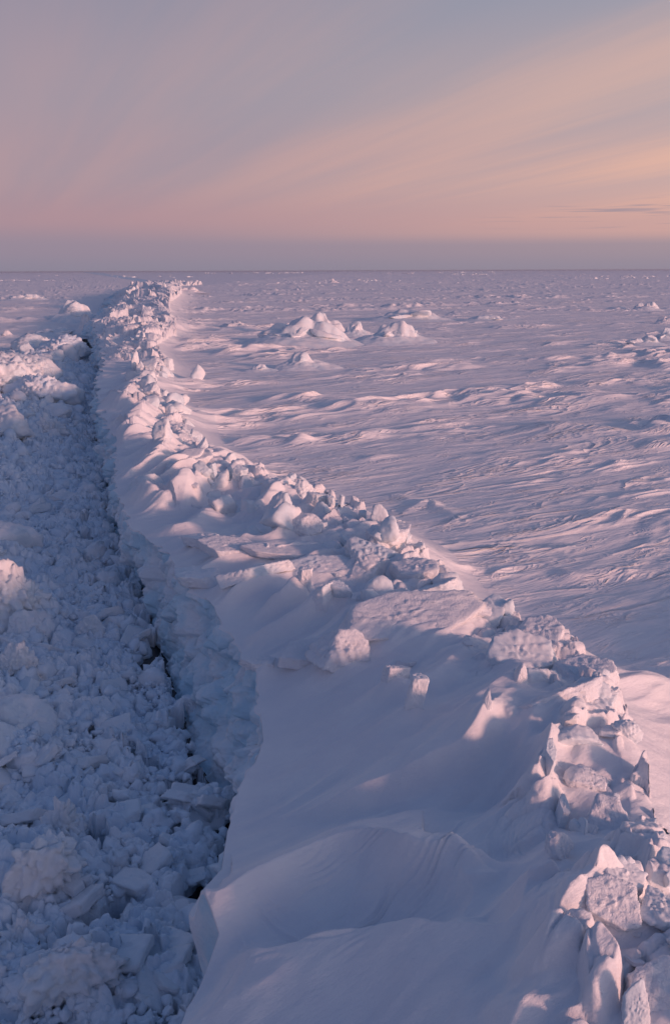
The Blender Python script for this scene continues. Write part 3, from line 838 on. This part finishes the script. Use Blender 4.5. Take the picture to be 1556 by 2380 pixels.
fcell = slabs(P3[..., 1] / 1.0 + .3 * n2(P3[..., 1], P3[..., 2] * 2, 44), P3[..., 2] / .75 + .2 * P3[..., 1], 31) - .4
fcell2 = slabs(P3[..., 1] / .38, P3[..., 2] / .45 + .3 * n2(P3[..., 1] * 2, P3[..., 2] * 2, 45), 32) - .4
big = big + 1.0 * fcell + .35 * fcell2
disp = env * (0.38 * big + fac - .12) * sst(10, 14, YY) * (1 - sst(400, 600, YY)) * Sw ** .8 * (1 + .6 * sst(30, 60, YY))
XW = XW - disp
YW = YW + env * 0.10 * n3(P3 / .5, 12)
GX = np.concatenate([XW, X], 1); GY = np.concatenate([YW, Y], 1); GZ = np.concatenate([ZWl, Z], 1)
G = np.stack([GX, GY, GZ], -1)
NC = G.shape[1]
du = np.gradient(G, axis=1); dv = np.gradient(G, axis=0)
NRM = np.cross(du, dv); NRM /= np.linalg.norm(NRM, axis=-1)[..., None] + 1e-12
c0 = NWALL + NTOP - 1
# ridge object (ice face + bank)
A = G[:, :c0 + 1]; qa = gridq(NR, c0 + 1)
keep_rows = Yr < 1e9
nra = int(keep_rows.sum())
A = A[:nra]; qa = gridq(nra, c0 + 1)
cols = np.arange(qa.shape[0]) % c0
midx = (cols < NWALL - 2).astype(int)
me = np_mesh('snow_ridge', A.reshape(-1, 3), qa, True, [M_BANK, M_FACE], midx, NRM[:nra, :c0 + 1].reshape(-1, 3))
ob = link('snow_ridge', me); tag(ob, None, None, None, 'structure')
B = G[:, c0:]
me = np_mesh('snow_field', B.reshape(-1, 3), gridq(NR, NC - c0), True, [M_FIELD], None, NRM[:, c0:].reshape(-1, 3))
ob = link('snow_field', me); tag(ob, None, None, None, 'structure')

# the left side: channel bed of packed crushed ice, far floe
NL = 760
tl = np.linspace(0, 1, NL)[None, :]
gap = .26 + .36 * np.clip(n2(Yr / 1.1, Yr * 0 + 8, 95), -.35, 1)[:, None] + .14 * n2(Yr / .3, Yr * 0 + 8, 96)[:, None]
gap = gap * (1 - sst(60, 120, YY))
xrr = xf - gap
xrr = np.where(YY > 170, xf + .02, xrr)
xLL = np.minimum(-(0.62 * YY + 8), xrr - 8)
XL = xrr + (xLL - xrr) * (tl ** 1.35)
YL = np.broadcast_to(YY, XL.shape).copy()
ZL = chan(XL, YL)
mm = 1 - sst(95, 120, YL)
wx = .2 * fbm2(XL / .5, YL / .5, 3, 103); wy = .2 * fbm2(XL / .5, YL / .5, 3, 107)
bumpy = (.24 * domes(XL / .95 + wx, YL / .95 + wy, 1) + .10 * domes(XL / .36 + wx * 1.3, YL / .36 + wy, 2) + .03 * domes(XL / .15 + wx * 1.5, YL / .15 + wy, 3)
         ) * (.35 + 1.1 * sst(-.45, .5, n2(XL / 1.5, YL / 1.5, 108)))
def pits(x, y):
    dwl = footx(y) - x
    n = fbm2(x / .7, y / 1.1, 3, 140)
    return sst(.42, .56, n + .30 * np.exp(-dwl / .9) - .25 * sst(1.5, 3.5, dwl)) * (1 - sst(60, 100, y))


ZL = ZL + mm * bumpy - .75 * pits(XL, YL)
ZL[:, 0] -= .5 * (YY[:, 0] < 120)
farL = np.clip(YY, 0, 1e9) > 400
me = np_mesh('left_floe', np.stack([XL, YL, ZL], -1).reshape(-1, 3)[:, :], gridq(NR, NL)[:, ::-1], True, [M_RUBBLE, M_FIELD],
             (YL[:-1, :-1] + .0 > 100).ravel().astype(int))
ob = link('packed_ice', me); tag(ob, None, None, None, 'structure')
# water under it all
me = np_mesh('water', np.array([(-60, 2, -1.92), (20, 2, -1.92), (20, 175, -1.92), (-60, 175, -1.92)]), np.array([[0, 1, 2, 3]]), False, [mw])
ob = link('water', me); tag(ob, None, None, None, 'structure')

def near_mark(x, y, marks):
    return min(marks, key=lambda m: math.hypot(x - m[0], y - m[1]) / (m[1] ** .5))[2]


CM_ = [(146, 1166, 'the flat pale tilted slab'), (212, 1490, 'the smooth upright block in mid channel'), (112, 2058, 'the jagged pale peak at lower left'),
       (150, 1960, 'the pale chunk behind the jagged peak'), (160, 2290, 'the ridged chunk at the bottom edge'), (48, 1705, 'the flat topped boulder at the left edge'),
       (30, 1420, 'the big pale heap at the left edge'), (20, 1285, 'the broad smooth block at the left edge'), (250, 1710, 'the tilted grey slab in mid channel'),
       (445, 1655, 'the crack under the tall ice face'), (535, 1865, 'the dark end of the crack'), (440, 2240, 'the pointed tip of the overhanging bank'),
       (400, 2080, 'the near bank above its pointed tip'), (330, 2350, 'the overhang at the bottom edge'), (300, 1950, 'the open middle of the near channel'),
       (300, 1350, 'the foot of the ice face by the bend'), (210, 1000, 'the narrow dark part of the channel'), (90, 1050, 'the foot of the left bank')]
CM_ = [tuple(unproj(u, v, -1.4)[:2]) + (t,) for u, v, t in CM_]
RM_ = [(1515, 2300, 'the large rough corner block'), (1412, 1925, 'the deep blue hollow'), (1272, 1795, 'the thin upright slab'), (1305, 1672, 'the long pink slab on the crest'),
       (1350, 1592, 'the dark topped plate with a bright end'), (1248, 1505, 'the overhanging grey topped plate'), (1085, 1450, 'the right end of the huge frosted slab'),
       (935, 1470, 'the huge frosted slab'), (1015, 1398, 'the dark topped block by open snow'), (897, 1262, 'the frosted plate with a thick front'),
       (792, 1188, 'the twin ice pinnacles'), (735, 1188, 'the square upright slab'), (655, 1218, 'the wedge in the hollow'), (606, 1360, 'the long bright bar of ice'),
       (462, 1352, 'the flat slab on the lip'), (556, 1136, 'the snow capped pinnacle'), (445, 1082, 'the plates at the bend'), (410, 1000, 'the crest just beyond the bend'),
       (350, 930, 'the middle of the long straight crest'), (320, 868, 'the tall pale pinnacle'), (330, 810, 'the heap above the narrows'), (300, 760, 'the far heap beside the gap'),
       (350, 710, 'the far heap where it bends right'), (390, 665, 'the far end of the ridge')]
RM_ = [tuple(unproj(u, v, .6)[:2]) + (t,) for u, v, t in RM_]


# ------------------------------------------------------------------ brash ice of the channel
rng = np.random.RandomState(21)
LV = {}
for sub in (1, 2, 3):
    LV[sub] = [poly_shape(200 + k, sub, 9, 6, 1.0 if sub > 1 else .3, 1.4, (1, rng.uniform(.7, 1), rng.uniform(.65, .95))) for k in range(10)]
lumps = []
for ring in ((6.5, 14, 2200), (14, 26, 3800), (26, 50, 4200), (50, 112, 3600)):
    y0, y1, n = ring
    yy = y0 + (y1 - y0) * rng.rand(n)
    xfoot = footx(yy)
    xleft = -(0.36 * yy + 1.2)
    xx = xleft + (xfoot - .12 - xleft) * rng.rand(n)
    r = 0.04 + .10 * rng.rand(n) ** 2.2 + (rng.rand(n) < .10) * rng.uniform(.05, .22, n)
    r *= 1 + .55 * sst(20, 80, yy)*1.6
    for k in range(n):
        g = xfoot[k] - xx[k]
        if g < .34 + .3 * float(n2(yy[k] / 1.1, 8.0, 95)) and rng.rand() < .8: continue
        if r[k] > g * .7: r[k] = max(.05, g * .5)
        lumps.append((xx[k], yy[k], r[k]))
lumps = np.array(lumps)
lz = chan(lumps[:, 0], lumps[:, 1])
pit_ = pits(lumps[:, 0], lumps[:, 1]) > .25
far = pit_ | (lumps[:, 1] + .55 * (footx(lumps[:, 1]) - lumps[:, 0]) > 108)
ok = ~far
lumps, lz = lumps[ok], lz[ok]
app = lumps[:, 2] / lumps[:, 1]
ivw = np.array(CM.inverted())
cc = np.stack([lumps[:, 0], lumps[:, 1], lz + .2, np.ones(len(lumps))], 1) @ ivw.T
uu = 778 + F * cc[:, 0] / -cc[:, 2]; vv_ = 1190 - F * cc[:, 1] / -cc[:, 2]
inside = (uu > -5) & (uu < 1560) & (vv_ < 2388) & (vv_ > 600)
# the overhanging brink hides what lies behind it
brink = np.interp(vv_, [1850, 1990, 2070, 2132, 2240, 2392], [555, 515, 476, 440, 512, 425])
inside &= (vv_ < 1850) | (uu < brink)
app = np.where(inside, app, 0)
order = np.argsort(-app)
NIND = 290
top = set(order[:NIND].tolist())
VV = []; TT = []; off = 0
ind_mesh = {}
zones = [(0, 14, 'rounded lump of crushed ice in the shaded channel near the bottom edge', 'ice lumps in the near channel'),
         (14, 24, 'rounded lump of crushed ice in the channel beside the tall ice face', 'ice lumps beside the tall ice face'),
         (24, 45, 'rounded lump of crushed ice in the channel left of the bend of the ridge', 'ice lumps left of the bend of the ridge'),
         (45, 500, 'lump of crushed ice in the far narrow part of the channel', 'ice lumps in the far narrow part of the channel')]
for i in range(len(lumps)):
    x, y, r = lumps[i]
    sub = 3 if i in top and y < 30 else (2 if r / y > .0035 else 1)
    k = rng.randint(10)
    q = rng.normal(size=4); q /= np.linalg.norm(q)
    sq = rng.uniform(.75, 1.15)
    zc = lz[i] + .13 + r * rng.uniform(-.25, .35)
    plate = i in top and rng.rand() < .33
    if plate:
        key = ('p', k % 5)
        if key not in ind_mesh:
            ind_mesh[key] = np_mesh('ice_plate', *poly_shape(360 + k, 4, 5, 40, .3, 1.9, (1, .8, .34), flat=True), True, [M_BLOCK], tri=True)
        ob = link('ice_plate', ind_mesh[key])
        ob.location = (x, y, zc + .03); ob.scale = (r * 1.7,) * 3
        ob.rotation_euler = (rng.uniform(-.7, .7), rng.uniform(-.7, .7), rng.uniform(0, 6.28))
        mk = near_mark(x, y, CM_)
        tag(ob, 'flat plate of channel ice nearest ' + mk, 'ice plate', 'ice plates near ' + mk)
        continue
    if i in top:
        key = (k,)
        if key not in ind_mesh:
            V, T = LV[3][k]
            ind_mesh[key] = np_mesh('ice_lump', V, T, True, [M_RUBBLE], tri=True)
        ob = link('ice_lump', ind_mesh[key])
        ob.location = (x, y, zc); ob.scale = (r * sq, r, r)
        ob.rotation_mode = 'QUATERNION'; ob.rotation_quaternion = q
        mk = near_mark(x, y, CM_)
        tag(ob, 'rounded lump of channel ice nearest ' + mk, 'ice lump', 'ice lumps near ' + mk)
        continue
    V, T = LV[sub][k]
    a_, b_, c_, d_ = q
    R = np.array([[1 - 2 * (c_ * c_ + d_ * d_), 2 * (b_ * c_ - d_ * a_), 2 * (b_ * d_ + c_ * a_)],
                  [2 * (b_ * c_ + d_ * a_), 1 - 2 * (b_ * b_ + d_ * d_), 2 * (c_ * d_ - b_ * a_)],
                  [2 * (b_ * d_ - c_ * a_), 2 * (c_ * d_ + b_ * a_), 1 - 2 * (b_ * b_ + c_ * c_)]])
    VV.append((V * (r * sq, r, r)) @ R.T + (x, y, zc)); TT.append(T + off); off += len(V)
me = np_mesh('brash_ice', np.concatenate(VV), np.concatenate(TT), True, [M_RUBBLE], tri=True)
ob = link('brash_ice', me); tag(ob, 'crushed brash ice filling the channel between the floes', 'brash ice', None, 'stuff')

# ------------------------------------------------------------------ rubble along the ridge
rng = np.random.RandomState(5)
RB = [np_mesh('ice_chunk', *poly_shape(300 + k, 4, 8, 34, .28, 1.7, (1, rng.uniform(.6, 1), rng.uniform(.5, .9))), True, [M_BLOCK], tri=True) for k in range(9)]
RP = [np_mesh('ice_plate', *poly_shape(330 + k, 4, 5, 44, .20, 1.9, (1, rng.uniform(.6, 1), .30), flat=True), True, [M_RIME], tri=True) for k in range(5)]
rz = [(8, 17, 34, .05, .22, 'near'), (17, 26, 62, .09, .42, 'mid'), (26, 42, 62, .16, .58, 'bend'), (42, 75, 55, .25, .85, 'long'), (75, 160, 95, .5, 1.5, 'far')]
labs = {'near': ('small rough chunk of ice on the crest of the near ridge', 'small chunks on the near ridge crest'),
        'mid': ('small chunk of ice among the big slabs of the ridge', 'small chunks among the big slabs'),
        'bend': ('chunk of ice on the ridge edge between the bend and the pinnacles', 'chunks between the bend and the pinnacles'),
        'long': ('pink topped chunk on the long straight crest beside the narrow channel', 'chunks on the crest beside the narrow channel'),
        'far': ('chunk of broken ice in the far heaped part of the ridge', 'chunks in the far heap of the ridge')}
for (y0, y1, n, r0, r1, key) in rz:
    for k in range(n):
        y = y0 + (y1 - y0) * rng.rand()
        xc_ = float(crestx(np.array([y]))[0]); xl_ = float(lipx(np.array([y]))[0])
        r = r0 + (r1 - r0) * rng.rand() ** 2
        if key == 'far':
            vv = rng.uniform(660, 850)
            y = H / math.tan(PITCH + math.atan((vv - 1190) / F))
            xc_ = float(crestx(np.array([y]))[0]); xl_ = float(lipx(np.array([y]))[0])
            r = y / F * rng.uniform(2.5, 10)
        if key == 'far':
            t = rng.uniform(.0, 1.15)
        elif key == 'long':
            t = 1 + rng.normal() * .16
        else:
            t = 1 - abs(rng.normal()) * (.34 if r > .2 else .2) + rng.uniform(0, .07)
        if key == 'near': t = max(t, .88)
        t = max(t, .12)
        x = xl_ + (xc_ - xl_) * t
        z = float(bank(np.array([x]), np.array([y]))[0])
        pl = rng.rand() < .3
        me = RP[rng.randint(5)] if pl else RB[rng.randint(9)]
        ob = link('ice_plate' if pl else 'ice_chunk', me)
        ob.location = (x, y, z - r * .02)
        ob.scale = (r, r, r)
        ob.rotation_euler = (rng.uniform(-.5, .5), rng.uniform(-.5, .5), rng.uniform(0, 6.28)) if pl else tuple(rng.uniform(0, 6.28, 3))
        mk = near_mark(x, y, RM_); kd = 'flat plate' if pl else 'broken chunk'
        l, g = 'small ' + kd + ' of ridge ice nearest ' + mk, kd + 's near ' + mk
        tag(ob, l, 'ice plate' if pl else 'ice chunk', g)


LM_ = [(60, 868, 'the broad heap at its top'), (110, 815, 'the heap under the far floe'), (150, 830, 'the rugged block by the narrows'), (100, 930, 'the steep blue grey block'),
       (20, 905, 'the pale heap at the left edge'), (120, 1010, 'the pointed block at its foot'), (20, 1010, 'the angular block at the left edge'), (180, 900, 'the dark narrow of the channel')]
LM_ = [tuple(unproj(u, v, -.6)[:2]) + (t,) for u, v, t in LM_]
for k in range(75):
    u = rng.uniform(-20, 185); v = rng.uniform(812, 1030)
    p = to_ground(u, v, lambda x, y: chan(np.atleast_1d(x) + 0.0, np.atleast_1d(y) + 0.0), -.8)
    if p[0] > footx(p[1]) - 1.5: continue
    r = p[1] / F * rng.uniform(7, 26) * (1 if k % 4 else 1.4)
    me = RB[rng.randint(9)] if k % 3 else RP[rng.randint(5)]
    ob = link('ice_plate' if k % 3 == 0 else 'ice_chunk', me)
    ob.location = (p[0], p[1], p[2] + r * .02); ob.scale = (r, r, r)
    ob.rotation_euler = tuple(rng.uniform(0, 6.28, 3)) if k % 3 else (rng.uniform(-.6, .6), rng.uniform(-.6, .6), rng.uniform(0, 6.28))
    mk = near_mark(p[0], p[1], LM_)
    tag(ob, ('flat plate' if k % 3 == 0 else 'angular chunk') + ' of ice on the left bank nearest ' + mk, 'ice chunk' if k % 3 else 'ice plate',
        ('plates' if k % 3 == 0 else 'chunks') + ' near ' + mk)


# ------------------------------------------------------------------ hummocks of the open floe
def hummock(u, v, wpx, hpx, seed, label, tail=1.0, name='ice_hummock', peaks=3, grp=None, left=False):
    """a heap of drifted-over blocks: a skirt of snow with several worn peaks, as one mesh"""
    fn = chanf if left else bankf
    p = to_ground(u, v, fn, 0)
    d = math.hypot(p[0], p[1])
    W = wpx / F * d * .78; Hh = hpx / F * d * 1.0
    r = np.random.RandomState(seed)
    n = 110 if wpx > 60 else 36
    g = np.linspace(-1, 1, n)
    gx, gy = np.meshgrid(g, g)
    rad = np.hypot(gx, gy)
    a, bq = gx * WD[0] + gy * WD[1], gx * WD[1] - gy * WD[0]
    z = np.exp(-(a / .66) ** 2 - (bq / .48) ** 2) * .62
    PV = []; PT = []; off = n * n
    for k in range(peaks):
        cx, cy = (r.uniform(-.36, .36), r.uniform(-.18, .18)); hh = r.uniform(.55, .9) if k else 1.0
        if k == 0: cx = r.uniform(-.15, .2)
        rx = r.uniform(.16, .30)
        dd = np.hypot(gx - cx + .09 * n2(gx * 6, gy * 6, seed % 50), (gy - cy) * 1.2 + .09 * n2(gx * 6, gy * 6, seed % 50 + 7)) / rx
        z = np.maximum(z, z * .5 + hh * .85 * np.exp(-dd ** 2.8))
        da = (gx - cx) * WD[0] + (gy - cy) * WD[1]; db = (gx - cx) * WD[1] - (gy - cy) * WD[0]
        z = np.maximum(z, hh * .55 * np.clip(1 + da / (.8 * tail), 0, 1) ** 1.2 * sst(.14, -.08, da) * np.exp(-(db / (.26 - .12 * np.clip(da, -1, 0))) ** 2))
        for e in range(3 if wpx > 60 else 1):
            q = r.uniform(.6, 1.0) if e else 1.0
            V_, T_ = poly_shape(seed * 7 + k * 5 + e, 4 if wpx > 60 else 3, 7, 30, .35, 2.0,
                                (W * rx * r.uniform(.7, 1.1) * q, W * rx * r.uniform(.5, .8) * q, Hh * .24 * hh * q), taper=.0)
            an = r.uniform(0, 6.28); tl_ = r.uniform(-.35, .35)
            V_ = V_ @ np.array([[math.cos(tl_), 0, -math.sin(tl_)], [0, 1, 0], [math.sin(tl_), 0, math.cos(tl_)]])
            V_ = V_ @ np.array([[math.cos(an), math.sin(an), 0], [-math.sin(an), math.cos(an), 0], [0, 0, 1]])
            V_ = V_ + (cx * W + (e > 0) * r.uniform(-.5, .5) * rx * W, cy * W * .8 + (e > 0) * r.uniform(-.5, .5) * rx * W, Hh * (.42 - .1 * (e > 0)) * hh)
            PV.append(V_); PT.append(T_ + off); off += len(V_)
    z = z + .09 * (fbm2(gx * 4, gy * 4, 4, seed % 30 + 3)) * np.clip(z * 2, 0, 1)
    z = z * (1 - sst(.62, .98, rad)) - .03 - .12 * sst(.6, 1, rad)
    V = np.stack([gx * W, gy * W * .8, z * Hh * .9], -1).reshape(-1, 3)
    Q = gridq(n, n)
    T = np.concatenate([Q[:, [0, 1, 2]], Q[:, [0, 2, 3]]] + PT)
    me = np_mesh(name, np.concatenate([V] + PV), T, True, [M_BLOCK if wpx > 60 else M_FIELD], tri=True)
    ob = link(name, me); ob.location = (p[0], p[1], p[2] - .02 * Hh)
    if grp: tag(ob, label, 'ice hummock', grp)
    else: tag(ob, label, 'ice hummock')
    return ob


for a in [
    (700, 797, 230, 62, 401, 'broad hummock with a sharp pink peak left of the dome shaped one', 1.3, 'ice_hummock', 4),
    (745, 775, 120, 46, 402, 'rounded grey topped heap just behind the sharp pink peak', 1.0, 'ice_hummock', 3),
    (826, 782, 90, 34, 403, 'small twin knob of ice between the sharp peak and the dome', 1.0, 'ice_hummock', 2),
    (912, 797, 190, 52, 404, 'dome shaped hummock with a bright pink right face', 1.2, 'ice_hummock', 3),
    (708, 856, 150, 40, 405, 'low pink topped hummock in front of the broad one', 1.2, 'ice_hummock', 2),
    (605, 862, 80, 16, 406, 'very low snowed over hummock left of the low pink topped one', 1.2, 'ice_hummock', 2),
    (940, 742, 180, 22, 407, 'long low rise of snow behind the dome shaped hummock', 1.2, 'ice_hummock', 4),
    (1500, 722, 70, 20, 408, 'small dark sided hummock near the right edge, the farthest of three there', 1.2, 'ice_hummock', 2),
    (1548, 752, 60, 16, 409, 'dark low lump cut by the right edge of the view', 1.2, 'ice_hummock', 2),
    (1496, 800, 80, 20, 410, 'small pink cornered hummock near the right edge, the nearest there', 1.2, 'ice_hummock', 2),
    (1552, 790, 70, 26, 411, 'dark hummock cut by the right edge beside the pink cornered one', 1.2, 'ice_hummock', 2),
    (775, 657, 22, 9, 412, 'tiny peaked hummock standing alone near the horizon', .5, 'ice_hummock', 1),
    (1130, 745, 120, 12, 413, 'faint low ridge of snow in the right distance', 1.2, 'ice_hummock', 4),
    (440, 680, 60, 12, 414, 'small pale lump just right of the end of the ridge', 1., 'ice_hummock', 3),
]:
    hummock(*a)
for a in [
    (180, 745, 120, 46, 421, 'tall hummock with a pink right face on the left floe', 1.2, 'ice_hummock', 4),
    (205, 780, 60, 50, 422, 'upright pink sided lump at the end of the left floe beside the channel', .6, 'ice_hummock', 2),
    (130, 780, 120, 18, 423, 'low pale ledge of ice in front of the tall hummock on the left floe', 1.2, 'ice_hummock', 3),
    (20, 785, 60, 14, 424, 'small pale lump at the left edge of the left floe', 1.2, 'ice_hummock', 2),
    (60, 698, 90, 14, 425, 'thin jagged line of ice on the far left floe', 1.2, 'ice_hummock', 4),
]:
    hummock(*a, left=True)
rng = np.random.RandomState(77)
base_far = None
bpy.context.view_layer.update()
lines = [(rng.uniform(-80, 1500), 634 + 26 * rng.rand() ** 2, rng.uniform(60, 330), rng.uniform(-3, 3)) for _ in range(18)]
for k in range(290):
    lu, lv, lw, ls = lines[k % 18]
    q = rng.rand()
    u = lu + lw * q; v = max(634.2, lv + ls * q + rng.normal() * .7)
    ang = PITCH + math.atan((v - 1190.0) / F)
    y = H / math.tan(max(ang, .0012))
    x = (u - 778) / F * y * 1.03
    me = RB[rng.randint(9)] if k % 3 else RP[rng.randint(5)]
    s = y / F * rng.uniform(.8, 2.6) * (1.4 if k % 17 == 0 else 1)
    ob = link('far_ice_block', me)
    ob.location = (x, y, s * .1 + float(field(np.array([x]), np.array([y]))[0]))
    ob.scale = (s * rng.uniform(1, 2.4), s, s * rng.uniform(.6, 1.1))
    ob.rotation_euler = (rng.uniform(-.2, .2), rng.uniform(-.2, .2), rng.uniform(-.5, .5))
    mk = ('left of the end of the ridge' if u < 330 else 'above the end of the ridge' if u < 520 else 'above the middle hummocks' if u < 1000 else
          'right of the middle hummocks' if u < 1330 else 'near the right edge of the view')
    kd = 'block' if k % 3 else 'plate'
    tag(ob, 'tiny ' + kd + ' of ice along the horizon ' + mk, 'ice block', kd + 's along the horizon ' + mk)
print('objects', len(SC.objects))

# thin evening haze over the ice, far things fade a little into it
bm = bmesh.new(); bmesh.ops.create_cube(bm, size=1)
me = bpy.data.meshes.new('haze'); bm.to_mesh(me); bm.free()
ob = link('haze', me); ob.scale = (42000, 31600, 13.5); ob.location = (0, 15200, 3.0)
mh, b = new_mat('haze')
pv = b.n('ShaderNodeVolumePrincipled'); pv.inputs['Color'].default_value = (.70, .72, .84, 1); pv.inputs['Density'].default_value = 6e-5
pv.inputs['Anisotropy'].default_value = .2
o = b.n('ShaderNodeOutputMaterial'); b.t.links.new(pv.outputs[0], o.inputs['Volume'])
me.materials.append(mh); tag(ob, 'thin evening haze over the far ice', 'haze', None, 'stuff')
